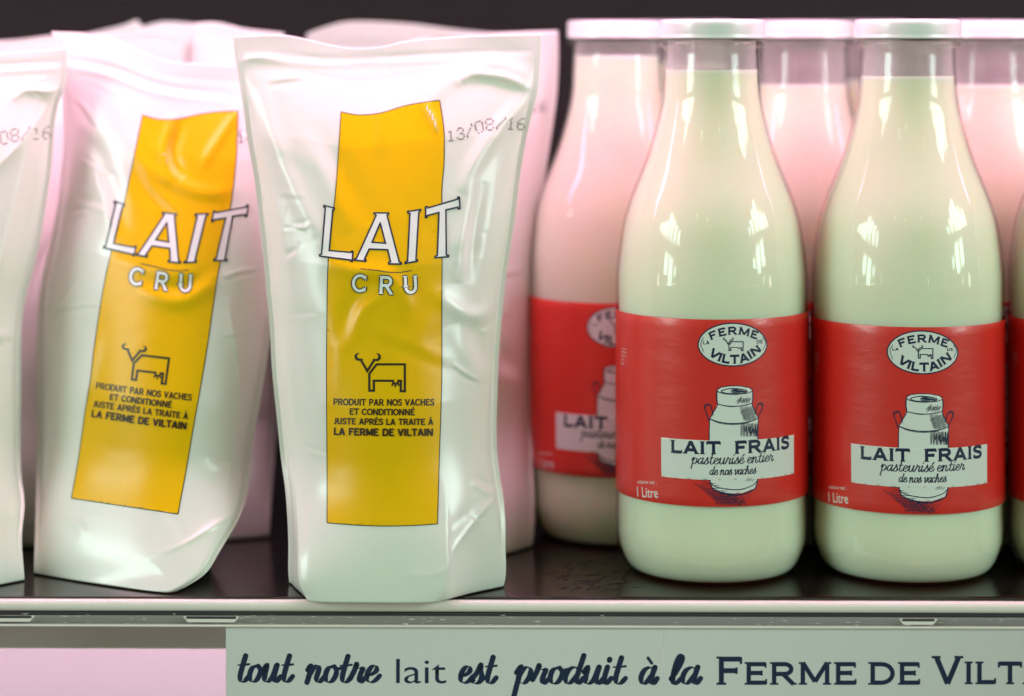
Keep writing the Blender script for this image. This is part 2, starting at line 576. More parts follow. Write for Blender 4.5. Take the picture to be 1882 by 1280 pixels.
def put_script(ink, text, base, xh, w, mi, slant=.26, fit=True, thin=.42):
    adv = [SCRIPT[c][0] for c in text]
    sx = base.len / (sum(adv) + .1) if fit else xh
    x = 0.0
    for c, a in zip(text, adv):
        for st in SCRIPT[c][1]:
            q = catmull(st, 7) if len(st) > 2 else np.asarray(st, float)
            p = np.stack([(x + q[:, 0]) * sx + q[:, 1] * xh * slant, q[:, 1] * xh], 1)
            d = np.gradient(p, axis=0)
            d /= np.maximum(np.linalg.norm(d, axis=1, keepdims=True), 1e-9)
            k = np.abs(d[:, 1] * .93 + d[:, 0] * .30)
            ww = w * xh * (thin + (1 - thin) * np.clip(k, 0, 1) ** 1.5)
            ww = np.convolve(np.pad(ww, 1, mode='edge'), [.25, .5, .25], 'valid')
            ink.ribbon(base.at(p[:, 0], p[:, 1]), ww, mi)
        x += a


def put_font(ink, text, base, h, mi, bold=0.0):
    """the built-in sans letters, flattened to faces; the run is stretched to the length of the line"""
    cu = bpy.data.curves.new('lettering', 'FONT')
    cu.body = text
    cu.size = 1.0
    cu.offset = bold
    cu.resolution_u = 4
    o = bpy.data.objects.new('lettering', cu)
    COL.objects.link(o)
    bpy.context.view_layer.update()
    me = o.evaluated_get(bpy.context.evaluated_depsgraph_get()).to_mesh()
    V = np.array([v.co[:2] for v in me.vertices])
    fs = [tuple(p.vertices) for p in me.polygons]
    o.evaluated_get(bpy.context.evaluated_depsgraph_get()).to_mesh_clear()
    bpy.data.objects.remove(o)
    bpy.data.curves.remove(cu)
    V[:, 0] = (V[:, 0] - V[:, 0].min()) / np.ptp(V[:, 0]) * base.len
    V[:, 1] *= h / .727
    ink.add(base.at(V[:, 0], V[:, 1]), fs, mi)


DOT = {'1': '00100 01100 00100 00100 00100 00100 01110', '3': '01110 10001 00001 00110 00001 10001 01110', '/': '00001 00001 00010 00100 01000 10000 10000',
       '0': '01110 10001 10001 10001 10001 10001 01110', '8': '01110 10001 10001 01110 10001 10001 01110', '6': '00110 01000 10000 11110 10001 10001 01110'}


def put_date(ink, base, h, mi, text='13/08/16', r=1.55):
    cell = base.len / (len(text) * 6 - 1)
    P = []
    for i, c in enumerate(text):
        for row, line in enumerate(DOT[c].split()):
            for colm, b in enumerate(line):
                if b == '1' and random.random() > .05:
                    P.append(base.at(np.array([(i * 6 + colm) * cell + (6 - row) * h / 6 * .10]), np.array([(6 - row) * h / 6]))[0] + rng.normal(0, .15, 2))
    ink.dots(P, r, mi)


def z6(p):
    return [(580 + x / 6.4, 630 + y / 6.4) for x, y in p]


def cow(ink, T, k, mi):
    """the farm's cow mark; T maps the drawing's own points, k is the size of one of its units"""
    W = 27 * k
    ink.ribbon(T([(632, 572), (632, 372), (718, 262), (1050, 262), (1050, 578), (1003, 578), (1003, 455), (975, 455)]), W, mi, round_cap=False, step=3)
    ink.ribbon(T([(905, 455), (685, 455), (685, 572), (619, 572)]), W, mi, round_cap=False, step=3)
    ink.ribbon(T(catmull([(912, 442), (914, 475), (938, 492), (968, 475), (975, 442)], 5)), W * .95, mi, round_cap=False)
    for a, b in (((912, 485), (896, 515)), ((938, 495), (938, 532)), ((966, 485), (985, 515))):
        ink.ribbon(T([a, b]), 20 * k, mi, round_cap=False)
    ink.ribbon(T([(527, 200), (608, 340), (697, 200)]), W * 1.05, mi, round_cap=False, step=3)
    for pts in ([(545, 205), (500, 205), (474, 180), (480, 148), (512, 128)], [(682, 208), (728, 210), (752, 184), (746, 150), (716, 130)]):
        c = catmull(pts, 6)
        ink.ribbon(T(c), np.interp(np.linspace(0, 1, len(c)), [0, .35, .7, 1], [22, 34, 28, 6]) * k, mi)


# ------------------------------------------------------------------ the setting: cooler wall, tray, rail, lower panel
wall = box('back_wall', -.9, .9, .34, .36, -.3, .62, M['wall'], bev=0)
tag(wall, 'dark brown back wall of the cooler above the milk', 'wall', kind='structure')

tray = box('cooler_shelf', -.75, .75, -.0545, .34, -.012, 0.0, M['tray'], bev=.0015)
tag(tray, 'glossy black cooler shelf under the pouches and bottles', 'shelf')
smear_ink = Ink(3.0)  # pinkish smudge reflection on the shelf, painted as thin pale strokes
for k in range(60):
    x, y = random.gauss(1080, 30), random.gauss(1064, 14)
    L = random.uniform(8, 34)
    a = random.gauss(-.35, .35)
    smear_ink.ribbon(catmull([(x, y), (x + L * .5 * math.cos(a) + random.gauss(0, 2), y + L * .5 * math.sin(a) * .5), (x + L * math.cos(a), y + L * math.sin(a) * .5)], 5),
                  random.uniform(.4, 1.6), 0)


def on_shelf(px, py, off):
    d = F * (ZC - .0002 - off) / (py - YH)
    return ray(px, py, d)


smear_ink.build('smear_reflection', on_shelf, [M['smear']], tray)

YAW = math.radians(-0.62)
RY = -0.0605


def rail_d(px):
    """distance of the rail's front plane along the view axis at photo column px"""
    x = (np.asarray(px, float) - CX) / F
    return (D + RY) / (1 - x * math.tan(YAW))


rail = empty('price_rail', (0, RY, 0), YAW)
tag(rail, 'clear plastic price rail with pale rounded lip along the shelf edge', 'price rail')


def extrude_x(name, prof, m, parent, x0=-.75, x1=.75, smooth=True, n=2):
    V, fs = [], []
    k = len(prof)
    for i in range(n):
        x = x0 + (x1 - x0) * i / (n - 1)
        V += [(x, a, b) for a, b in prof]
    for i in range(n - 1):
        for j in range(k):
            fs.append((i * k + j, i * k + (j + 1) % k, (i + 1) * k + (j + 1) % k, (i + 1) * k + j))
    fs += [tuple(range(k)), tuple(reversed(range((n - 1) * k, n * k)))]
    return mesh_obj(name, V, fs, m, parent, smooth=smooth)


def rounded(y0, y1, z0, z1, r, n=6):
    out = []
    for cx, cz, a0 in ((y1 - r, z1 - r, 0), (y0 + r, z1 - r, 90), (y0 + r, z0 + r, 180), (y1 - r, z0 + r, 270)):
        for k in range(n + 1):
            a = math.radians(a0 + 90 * k / n)
            out.append((cx + r * math.cos(a), cz + r * math.sin(a)))
    return out


extrude_x('rail_lip', rounded(-.0005, .0045, -.0052, -.0002, .0022), M['bead'], rail)
extrude_x('gap_strip', rounded(.0008, .0045, -.0066, -.0054, .0004), M['gap_strip'], rail)  # dark strip standing in for the gap below the lip
extrude_x('channel', rounded(.0016, .0040, -.0112, -.0068, .0006), M['channel'], rail)
extrude_x('clear_cover', rounded(-.0012, -.0006, -.060, -.0066, .0002), M['clear'], rail)
extrude_x('cover_edge', rounded(-.0016, .0012, -.0112, -.0102, .0004), M['bead'], rail)
extrude_x('rail_back', rounded(.050, .054, -.0341, -.0135, .0018), M['under'], rail)
def on_channel(px, py, off):
    return ray(px, py + (px - CX) * .0035, rail_d(px) - .0018 - off)


for x0, x1 in ((-20, 64), (336, 440), (1652, 1724)):
    nk = Ink(3)
    nk.fill([(x0, 1136), (x1, 1136), (x1 - 9, 1147), (x0 + 9, 1147)], 1)
    nk.layer(.0001)
    nk.ribbon([(x0 + 8, 1138.5), (x1 - 8, 1138.5)], 4.5, 0)
    nk.build('clip_slot', on_channel, [M['gap_strip'], M['bead']], rail).matrix_parent_inverse = rail.matrix_basis.inverted()
nk = Ink(3)
for k in range(90):
    x, y = random.uniform(0, 1882), random.uniform(1132, 1150)
    nk.ribbon([(x, y), (x + random.uniform(1, 9), y + random.uniform(-.8, .8))], random.uniform(.4, 1.3), 0)
nk.build('scratch_marks', on_channel, [M['bead']], rail).matrix_parent_inverse = rail.matrix_basis.inverted()

low = box('lower_panel', -.75, .75, .0, .01, -.15, .15, M['low'], bev=.001)
low.location = (0, .11, -.19)
low.rotation_euler = (math.radians(-14), 0, 0)
tag(low, 'pale panel under the shelf glowing in pink lamp light', 'panel')


# two paper cards in the rail, with one sentence running over both
def card(name, xa, xb, label):
    root_d = rail_d(np.array([xa, xb]))
    V, fs = [], []
    n = 12
    for i in range(n + 1):
        px = xa + (xb - xa) * i / n
        d = float(rail_d(px)) - .0002
        top = 1152 + (px - CX) * .0045
        for dd in (0, .0003):
            for py in (top, 1330):
                V.append(ray(px, py, d + dd))
    for i in range(n):
        a, b = i * 4, i * 4 + 4
        fs += [(a, b, b + 1, a + 1), (a + 2, a + 3, b + 3, b + 2), (a, a + 2, b + 2, b), (a + 1, b + 1, b + 3, a + 3)]
    fs += [(0, 1, 3, 2), (n * 4, n * 4 + 2, n * 4 + 3, n * 4 + 1)]
    o = mesh_obj(name, V, fs, M['card'], smooth=False)
    return tag(o, label, 'sign')


def on_card(px, py, off):
    return ray(px, py, rail_d(px) - .0002 - off)


c1 = card('sign_card', 415, 1219.9, 'pale green paper card reading tout notre lait est produit à')
c2 = card('sign_card', 1220.2, 2120, 'pale green paper card reading la FERME DE VILTA, right of the paper joint')
ik = Ink(6)
ik.layer(.00006)
for tx, xa, xb, y in (('tout', 432, 538, 1254.5), ('notre', 561, 697, 1255.5), ('est', 842, 912, 1257), ('produit', 945, 1150, 1258), ('à', 1174, 1208, 1258.5)):
    put_script(ik, tx, Base([(xa, y), (xb, y + .3)]), 31, .33, 0, slant=.17, thin=.17)
put_font(ik, 'lait', Base([(728, 1257), (820, 1257.3)]), 48, 0, bold=-.004)
ik.build('lettering', on_card, [M['sign_ink']], c1)
ik = Ink(6)
ik.layer(.00006)
put_script(ik, 'la', Base([(1231, 1258.5), (1288, 1258.5)]), 31, .33, 0, slant=.17, thin=.17)
for tx, xa, xb, h, y in (('F', 1314, 1366, 50, 1259), ('ERME', 1366, 1577, 40, 1259), ('DE', 1594, 1694, 40, 1259), ('V', 1713, 1770, 50, 1258), ('ILTAIN', 1770, 2008, 40, 1258)):
    put_caps(ik, tx, Base([(xa, y), (xb, y)]), h, .20 if h < 45 else .185, 0, serif=.085)
ik.build('lettering', on_card, [M['sign_ink']], c2)


# ------------------------------------------------------------------ bottles
RB = .043


def lathe(prof, segs=96, closed_top=False, closed_bot=False):
    V, fs = [], []
    n = len(prof)
    for r, z in prof:
        for k in range(segs):
            a = 2 * math.pi * k / segs
            V.append((r * math.sin(a), -r * math.cos(a), z))
    for i in range(n - 1):
        for k in range(segs):
            j = (k + 1) % segs
            fs.append((i * segs + k, i * segs + j, (i + 1) * segs + j, (i + 1) * segs + k))
    if closed_bot:
        fs.append(tuple(reversed(range(segs))))
    if closed_top:
        fs.append(tuple(range((n - 1) * segs, n * segs)))
    return V, fs


def zy(y):
    return ZC - (y - YH) / F * D


_sil = [(95, 87.0), (130, 88.5), (175, 91), (210, 97), (245, 106), (280, 116.5), (306, 126), (332, 136.5), (359, 147.5), (394, 159), (420, 165), (464, 171.6), (503, 175.2), (535, 176), (700, 176), (985, 176)]
sil = catmull(np.array([(h / 176 * RB, zy(y)) for y, h in _sil]), 5)
body_prof = [(0.0, .0012), (.020, .0010), (.031, .0006), (.0335, .0001), (.0352, .0001), (.0376, .0014), (.0398, .0040), (.0416, .0078), (.0426, .0118)]
body_prof += [tuple(p) for p in sil[::-1]]
neck = [(.0214, .2336), (.0217, .2340), (.0229, .2346), (.0235, .2353), (.0235, .2360), (.0230, .2367), (.0222, .2371), (.0221, .2382), (.0214, .2440)]
outer = body_prof + neck


def radius_at(z):
    zz = np.array([p[1] for p in outer[6:]])
    rr = np.array([p[0] for p in outer[6:]])
    return np.interp(z, zz, rr)


GV, GF = lathe(outer)
CAPV, CAPF = lathe([(.0224, .2381), (.0238, .2381), (.02415, .2384), (.02415, .2389), (.0239, .2394), (.0240, .2404), (.0241, .2440), (.02405, .2452), (.0237, .2461), (.0230, .24665),
                    (.0215, .2468), (.0208, .2464), (.0, .2463)], 96)


def milk_mesh(level):
    t = .0014
    prof = [(0, .0009), (.0300, .0009), (.0338, .0010), (.0354, .0015), (.0371, .0029), (.0388, .0055), (.0404, .0096), (.0416, .0140), (RB - .0011, .019), (RB - t, .026)]
    zs = np.linspace(.028, level - .0012, 60)
    prof += [(float(radius_at(z)) - t, float(z)) for z in zs]
    rl = float(radius_at(level)) - t
    prof += [(rl + .0002, level + .0007), (rl - .0002, level + .0008), (rl - .0010, level + .0001), (rl - .0022, level - .0002), (0, level - .0002)]
    return lathe(prof)


def film_mesh(level):
    zs = np.linspace(level + .0002, .2372, 14)
    return lathe([(float(radius_at(min(z, .2330))) - .0016, float(z)) for z in zs], 72)


def inv_label(p, c=1308.0):
    """photo pixels on the first bottle's label -> unrolled label, in pixel-sized units, y down"""
    p = np.atleast_2d(np.asarray(p, float))
    bx = (c - CX) / F * D
    dx, dz = (p[:, 0] - CX) / F, -(p[:, 1] - YH) / F
    # |(t*dx - bx, t - D)| = RB
    A = dx * dx + 1
    B = -2 * (dx * bx + D)
    C = bx * bx + D * D - RB * RB
    disc = np.maximum(B * B - 4 * A * C, 0)
    t = (-B - np.sqrt(disc)) / (2 * A)
    th = np.arctan2(t * dx - bx, D - t)
    return np.stack([th * RB * F / D, -(ZC + t * dz) * F / D], 1)


def map_label(u, v, off):
    th = u * D / F / RB
    r = RB + .00012 + off
    return np.stack([r * np.sin(th), -r * np.cos(th), -v * D / F], 1)


def z4(p):
    return inv_label([(1180 + x / 3.557, 580 + y / 3.557) for x, y in p])


LAB_TOP = -inv_label([(1308, 588.5)])[0][1] * D / F
LAB_BOT = -inv_label([(1308, 934.5)])[0][1] * D / F
LV, LF = lathe([(RB + .00002, LAB_BOT), (RB + .00012, LAB_BOT + .0002)] + [(RB + .00012, z) for z in np.linspace(LAB_BOT + .004, LAB_TOP - .004, 20)]
               + [(RB + .00012, LAB_TOP - .0002), (RB + .00002, LAB_TOP)], 128)


def jit(p, s=1.2):
    p = np.asarray(p, float)
    return p + rng.normal(0, s, p.shape)


def draw_can():
    k = Ink(4)
    k.layer(.00003)
    shape = [(490, 500), (520, 480), (605, 470), (690, 478), (720, 500), (718, 590), (757, 682), (752, 1090), (735, 1140), (650, 1172), (520, 1172), (470, 1150), (442, 1100), (442, 685), (492, 590)]
    k.fill(z4(shape), 0)
    k.layer(.00005)
    W = 1.9

    def st(pts, w=W, sm=True, j=1.0):
        c = catmull(jit(pts, j), 6) if sm and len(pts) > 2 else jit(pts, j)
        n = len(c)
        if n < 3:
            c = resample(c, 20)
            n = len(c)
        ww = .78 * w * (.75 + .35 * np.sin(np.linspace(0, 3.1, n))) * (1 + rng.normal(0, .08, n))
        k.ribbon(z4(c), ww, 1)
    st(list(arc(605, 498, 115, 28, 0, 360, 22)), 2.0)
    st(list(arc(603, 506, 84, 17, 0, 360, 18)), 2.2)
    for y in range(494, 522, 5):
        w_ = 78 * math.sqrt(max(0, 1 - ((y - 507) / 17) ** 2))
        st([(603 - w_ * .3, y), (603 + w_, y - 1)], 1.6, False)
    st([(490, 500), (488, 545), (494, 592)], 2.8)
    st([(720, 500), (722, 545), (717, 590)], 2.6)
    st([(490, 588), (560, 600), (640, 600), (720, 584)], 2.0)
    st([(500, 594), (580, 606), (690, 596)], 1.2)
    st([(494, 592), (468, 640), (444, 684)], 2.2)
    st([(718, 590), (738, 640), (758, 682)], 2.2)
    st([(442, 684), (500, 706), (590, 718), (690, 706), (760, 680)], 2.6)
    st([(446, 692), (520, 716), (610, 724), (700, 712)], 1.2)
    st([(442, 684), (440, 800), (442, 1000), (446, 1100), (474, 1150), (530, 1176)], 2.2)
    st([(758, 682), (756, 800), (754, 1000), (752, 1090), (738, 1140), (690, 1164)], 2.6)
    st([(444, 1098), (480, 1128), (560, 1146), (640, 1146), (720, 1124), (752, 1092)], 2.2)
    st([(470, 1148), (530, 1172), (610, 1184), (690, 1170), (735, 1142)], 3.2)
    st([(500, 1160), (580, 1178), (660, 1176), (720, 1150)], 2.6)
    for sgn in (0, 1):
        H = [(436, 696), (418, 640), (408, 604), (424, 590), (444, 592), (458, 630), (462, 660)] if sgn == 0 else [(742, 650), (748, 612), (764, 586), (784, 586), (788, 606), (774, 640), (760, 676)]
        st(H, 2.4)
        st([(x + 5 * (1 - 2 * sgn), y + 6) for x, y in H], 1.5)
    for x in np.arange(636, 716, 9):
        st([(x, 545 + random.uniform(-6, 10)), (x - 14, 585 + random.uniform(-6, 6))], 1.2, False)
    for x in np.arange(612, 690, 12):
        st([(x + 30, 548 + random.uniform(0, 10)), (x, 575)], 1.0, False)
    for i in range(11):
        st([(640 + i * 8, 605 + random.uniform(-4, 8)), (664 + i * 8, 702 - abs(i - 4) * 2)], 1.1, False)
    for i in range(8):
        st([(640 + i * 4, 640 + i * 9), (712 + i * 4, 604 + i * 10)], .9, False)
    for x in np.arange(646, 752, 8):
        st([(x, 716 + random.uniform(-3, 5)), (x + random.uniform(-3, 3), 800)], 1.3 + .5 * (x > 700), False)
    for i in range(7):
        st([(670 + i * 12, 730 + i * 3), (676 + i * 12, 770 + i * 3)], 1.4, False)
    for i in range(4):
        st([(676 + i * 14, 1094), (690 + i * 14, 1076)], .9, False)
    for i in range(10):
        x = 350 + i * 26
        st([(x - 8, 1108 + i * 7), (x + 150 - i * 6, 1238 + i * 1.5 if i < 8 else 1246)], 1.2, False, 3)
    for i in range(9):
        st([(378 - 8 * (i % 3) + i * 14, 1080 + i * 19), (450 + i * 26, 1086 + i * 18)], 1.1, False, 3)
    for i in range(9):
        st([(470 + i * 22, 1180 + 4 * (i % 2)), (500 + i * 22, 1250)], 1.1, False, 3)
    for i in range(7):
        st([(500 + i * 24, 1250), (560 + i * 24, 1184)], .9, False, 3)
    return k


def draw_banner():
    k = Ink(4)
    k.layer(.00007)
    c = z4([(126, 806), (990, 768), (990, 1031), (128, 1062)])
    c[1][1] = c[0][1] + 1.0
    c[2][1] = c[3][1] + 1.0
    k.fill(c, 0)
    k.layer(.00009)

    def line(pts):
        q = z4(pts)
        q[:, 1] = q[:, 1].mean() + (q[:, 1] - q[:, 1].mean()) * .35
        return Base(q)
    put_caps(k, 'LAIT FRAIS', line([(184, 911), (400, 918), (600, 914), (800, 896), (962, 868)]), 21.8, .26, 1, serif=.09, space=.8)
    put_script(k, 'pasteurisé entier', line([(322, 982), (500, 983), (700, 975), (858, 956)]), 10.8, .20, 1, slant=.18, thin=.55)
    put_script(k, 'de nos vaches', line([(440, 1052), (600, 1052), (745, 1040)]), 9.0, .20, 1, slant=.18, thin=.55)
    return k


def draw_emblem():
    k = Ink(4)
    k.layer(.00004)
    ell = z4(arc(591, 197, 224, 143, 0, 360, 49)[:-1])
    k.fill(ell, 0)
    k.layer(.00006)
    k.ribbon(ell, 2.3, 1, closed=True)
    put_caps(k, 'FERME', Base(z4([(446, 166), (520, 138), (597, 128), (670, 135), (752, 160)])), 13.4, .26, 1, serif=.08)
    put_caps(k, 'VILTAIN', Base(z4([(428, 262), (490, 304), (560, 322), (630, 322), (700, 300), (784, 236)])), 15.0, .27, 1, serif=.08)
    put_caps(k, 'LA', Base(z4([(398, 192), (442, 192)])), 6.4, .19, 1, serif=0)
    put_caps(k, 'DE', Base(z4([(746, 186), (790, 185)])), 6.4, .19, 1, serif=0)
    k.ribbon(z4(catmull([(402, 146), (384, 190), (402, 246)], 6)), 1.0, 1)
    k.ribbon(z4(catmull([(788, 140), (806, 182), (790, 232)], 6)), 1.0, 1)

    def T(p):
        return z4([(530 + (x - 460) * .2195, 146 + (y - 125) * .206) for x, y in np.asarray(p, float)])
    cow(k, T, .2195 / 3.557 * 1.05, 1)
    return k


def draw_volume():
    k = Ink(4)
    k.layer(.00004)

    def z7(p):
        return inv_label([(960 + x / 2.207, 540 + y / 2.207) for x, y in p])
    put_font(k, '1 Litre', Base(z7([(468, 829), (552, 834)])), 18.5, 0, bold=.004)
    put_font(k, 'volume net :', Base(z7([(468, 775), (545, 778)])), 7.0, 0)
    return k


def draw_storage():
    k = Ink(4)
    k.layer(.00004)
    for i in range(5):
        a = math.radians(-66)
        u = a * RB * F / D
        z0 = inv_label([(1308, 660)])[0][1] + i * 7
        put_font(k, ['conserver', 'au frais', 'entre 0', 'et 4 C', 'lait'][i], Base([(u - 18, z0), (u + (2 if i < 3 else -6), z0)]), 4.2, 0)
    return k


_can = _ban = _emb = _vol = None


def make_bottle(level, dz):
    root = empty('milk_bottle')
    mesh_obj('glass', GV, GF, M['glass'], root)
    mv, mf = milk_mesh(level)
    mesh_obj('milk', mv, mf, M['milk'], root)
    fv, ff = film_mesh(level)
    mesh_obj('milky_residue', fv, ff, M['residue'], root)
    mesh_obj('cap', CAPV, CAPF, M['cap'], root)
    return root


def add_label(root, proto, turn, dz):
    lab = proto.copy() if proto else mesh_obj('label', LV, LF, M['red'], root)
    if proto:
        COL.objects.link(lab)
    lab.parent = root
    lab.location = (0, 0, dz)
    lab.rotation_euler = (0, 0, math.radians(turn))
    if proto:
        for ch in proto.children:
            c = ch.copy()
            COL.objects.link(c)
            c.parent = lab
    else:
        draw_can().build('can_drawing', map_label, [M['label_white'], M['label_navy']], lab)
        draw_banner().build('banner', map_label, [M['label_white'], M['label_navy']], lab)
        draw_emblem().build('emblem', map_label, [M['label_white'], M['label_navy']], lab)
        draw_volume().build('volume_text', map_label, [M['label_white']], lab)
        draw_storage().build('storage_text', map_label, [M['label_white']], lab)
    return lab


DY = D * (1 / .934 - 1)
# column in the photo, row, milk level row, label turn, label shift
bottles = [
    (1308, 0, 133, 0.0, 0.0, 'milk bottle in front nearest the pouches, whole red label in view'),
    (1668, 0, 145, -8.4, -.0033, 'milk bottle with whole red label in view, second from the pouches in front'),
    (2031, 0, 140, -10.0, -.0030, 'milk bottle cut by the picture edge, only a sliver of red label showing'),
    (1134, 1, 106, -8.7, -.0017, 'pink lit milk bottle beside the pouches, label half hidden by a front bottle'),
    (1476, 1, 160, 4.0, -.001, 'pink lit milk bottle showing its cap and neck between the two front bottles'),
    (1262, 2, 120, 0.0, -.001, 'dim milk bottle in the rear row, glimpsed through the neck of the nearest bottle'),
    (1578, 2, 150, 0.0, -.001, 'dim milk bottle in the rear row, glimpsed between two caps beside the second bottle'),
    (1818, 1, 160, -6.0, -.001, 'pink lit milk bottle behind the front bottles, cap cut by the picture edge'),
]
proto_label = None
for px, row, lv, turn, dz, lab in bottles:
    yy = DY * row
    dd = D + yy
    b = make_bottle(ZC - (lv - YH) / F * (dd - .02), dz)
    b.location = ((px - CX) / F * dd, yy, 0.0004)
    L = add_label(b, proto_label, turn, dz)
    proto_label = proto_label or L
    tag(b, lab, 'bottle', 'bottles of milk on the shelf')


# ------------------------------------------------------------------ pouches
def smooth(a, b, x):
    t = np.clip((x - a) / (b - a), 0, 1)
    return t * t * (3 - 2 * t)


def poly_interp(pts, x, col=0):
    p = np.asarray(sorted(pts, key=lambda q: q[1 - col]), float)
    return np.interp(x, p[:, 1 - col], p[:, col])


def soft(pts, col):
    """smoothed look-up table of an outline"""
    p = np.asarray(sorted(pts, key=lambda q: q[1 - col]), float)
    c = catmull(p, 10)
    o = np.argsort(c[:, 1 - col], kind='stable')
    return c[o, 1 - col], c[o, col]


def seg_field(px, py, pts):
    """signed distance to a smooth path, and the position along it"""
    c = catmull(pts, 6) if len(pts) > 2 else resample(pts, 20)
    best = np.full(px.shape, 1e9)
    sd = np.zeros(px.shape)
    tt = np.zeros(px.shape)
    n = len(c) - 1
    for i in range(n):
        a, b = c[i], c[i + 1]
        e = b - a
        L2 = max(e @ e, 1e-9)
        t = ((px - a[0]) * e[0] + (py - a[1]) * e[1]) / L2
        tc = np.clip(t, 0, 1)
        qx, qy = px - a[0] - tc * e[0], py - a[1] - tc * e[1]
        dist = np.hypot(qx, qy)
        cr = (e[0] * (py - a[1]) - e[1] * (px - a[0]))
        m = dist < best
        best = np.where(m, dist, best)
        sd = np.where(m, np.sign(cr) * dist, sd)
        tt = np.where(m, (i + tc) / n, tt)
    return sd, tt


class Pouch:
    def __init__(self, left, right, top, bottom, y_top, y_bot, bulge, skew=(0, 0), ridges=(), folds=(), seed=1, rand=12, contact=True, flange=.022, lump=.0010, amp=1.0, pucker=26, printed=None):
        self.Lx, self.Ly = soft(left, 0)
        self.Rx, self.Ry = soft(right, 0)
        self.T, self.B = np.asarray(top, float), np.asarray(bottom, float)
        self.tx = catmull(self.T, 8)
        self.bx = catmull(self.B, 8)
        self.y_top, self.y_bot, self.bulge, self.skew = y_top, y_bot, bulge, skew
        self.ridges, self.folds = list(ridges), list(folds)
        self.printed = printed
        self.contact, self.flange, self.amp = contact, flange, amp
        r = np.random.default_rng(seed)
        self.k = [(r.uniform(-1, 1, 2) * (.5 + i * .35), r.uniform(0, 6.28), lump / (1 + .35 * i)) for i in range(9)]
        x0, x1 = min(self.Lx.min(), self.Ly.min()), 0
        for i in range(rand):
            s, t = r.uniform(.05, .95), r.uniform(.05, .95)
            y = 70 + t * 960
            xl, xr = np.interp(y, self.Lx, self.Ly), np.interp(y, self.Rx, self.Ry)
            x = xl + (xr - xl) * s
            a = r.normal(1.57, .6) + (s - .5) * 1.2
            L = r.uniform(60, 220)
            m = (x + r.normal(0, 10), y)
            pts = [(x - math.cos(a) * L / 2, y - math.sin(a) * L / 2), m, (x + math.cos(a) * L / 2, y + math.sin(a) * L / 2)]
            self.folds.append((pts, r.normal(0, .42), r.uniform(9, 26)))
        # small puckers along the two side seals
        for i in range(pucker):
            y = 130 + r.uniform(0, 1) * 860
            xl, xr = np.interp(y, self.Lx, self.Ly), np.interp(y, self.Rx, self.Ry)
            sd = r.choice([0, 1])
            q = r.uniform(.03, .10)
            x = xl + (xr - xl) * (q if sd == 0 else 1 - q)
            L = r.uniform(26, 90)
            a = r.normal(0, .7) * (1 if sd else -1)
            dx = math.cos(a) * L * (1 if sd == 0 else -1)
            pts = [(x, y), (x + dx * .5, y + math.sin(a) * L * .4 + r.normal(0, 3)), (x + dx, y + math.sin(a) * L)]
            self.folds.append((pts, r.normal(0, .16), r.uniform(3.5, 8)))

    def st(self, px, py):
        L = np.interp(py, self.Lx, self.Ly)
        R = np.interp(py, self.Rx, self.Ry)
        s = (px - L) / (R - L)
        ty = np.interp(s, self.tx[:, 0], self.tx[:, 1])
        by = np.interp(s, self.bx[:, 0], self.bx[:, 1])
        return s, (py - ty) / (by - ty)

    def depth(self, px, py, side=-1):
        s, t = self.st(px, py)
        yc = self.y_top + (self.y_bot - self.y_top) * t + (self.skew[0] * (1 - t) + self.skew[1] * t) * (s - .5)
        a, b = self.flange, 1 - self.flange
        q = np.clip((s - a) / (b - a), 0, 1)
        prof = np.power(np.clip(1 - (2 * q - 1) ** 2, 0, 1), .62 - .30 * smooth(.70, 1.0, t))
        h = self.bulge * np.interp(t, [-.1, .03, .06, .18, .40, .65, .88, 1.0], [0, 0, .05, .42, .84, 1.0, .98, .93])
        d = np.zeros(np.shape(px))
        for pts, amp, w in self.ridges:
            sd, tt = seg_field(px, py, pts)
            # bare film creases to a crisp edge, the printed part folds more softly
            if self.printed and any(self.printed(x, y) for x, y in pts):
                shape = 1.2 * np.exp(-(sd / w) ** 2)
            else:
                shape = 1.35 * np.exp(-(np.sqrt(sd * sd + 1.0) - 1.0) / (w * .85))
            d += amp * 1e-3 * shape * np.sin(np.pi * np.clip(tt, 0.02, .98)) ** .5
        for pts, amp, w in self.folds:
            sd, tt = seg_field(px, py, pts)
            d += amp * 1.4e-3 * (sd / w) * np.exp(-(sd / w) ** 2) * 2.0 * np.sin(np.pi * np.clip(tt, 0.0, 1)) ** .7
        for kv, ph, am in self.k:
            d += am * np.sin(px / 90 * kv[0] + py / 120 * kv[1] + ph)
        edge = np.clip(prof * 2.2, 0, 1)
        d *= (.18 + .82 * edge) * smooth(-.01, .06, t) * self.amp
        y = yc + side * h * prof - (d if side < 0 else 0)
        if side < 0 and self.contact:
            yk = F * (ZC - .0006) / (np.interp(s, self.bx[:, 0], self.bx[:, 1]) - YH) - D
            k = smooth(.74, 1.0, t)
            y = y * (1 - k) + yk * k
        # nothing dips under the shelf
        lim = F * (ZC - .0006) / np.maximum(py - YH, 1) - D
        y = np.where(py > 500, np.minimum(y, lim), y)
        return D + y

    def grid(self, nu, nv, side):
        s = np.linspace(0, 1, nu)
        s = .5 - .5 * np.cos(np.pi * s) * (.35) + (s - .5) * .65
        s = (s - s[0]) / (s[-1] - s[0])
        t = np.linspace(0, 1, nv)
        S, T = np.meshgrid(s, t)
        ty = np.interp(S, self.tx[:, 0], self.tx[:, 1])
        by = np.interp(S, self.bx[:, 0], self.bx[:, 1])
        PY = ty + (by - ty) * T
        L = np.interp(PY, self.Lx, self.Ly)
        R = np.interp(PY, self.Rx, self.Ry)
        PX = L + (R - L) * S
        return PX, PY

    def mapper(self, px, py, off):
        return ray(px, py, self.depth(px, py) - .00012 - off)

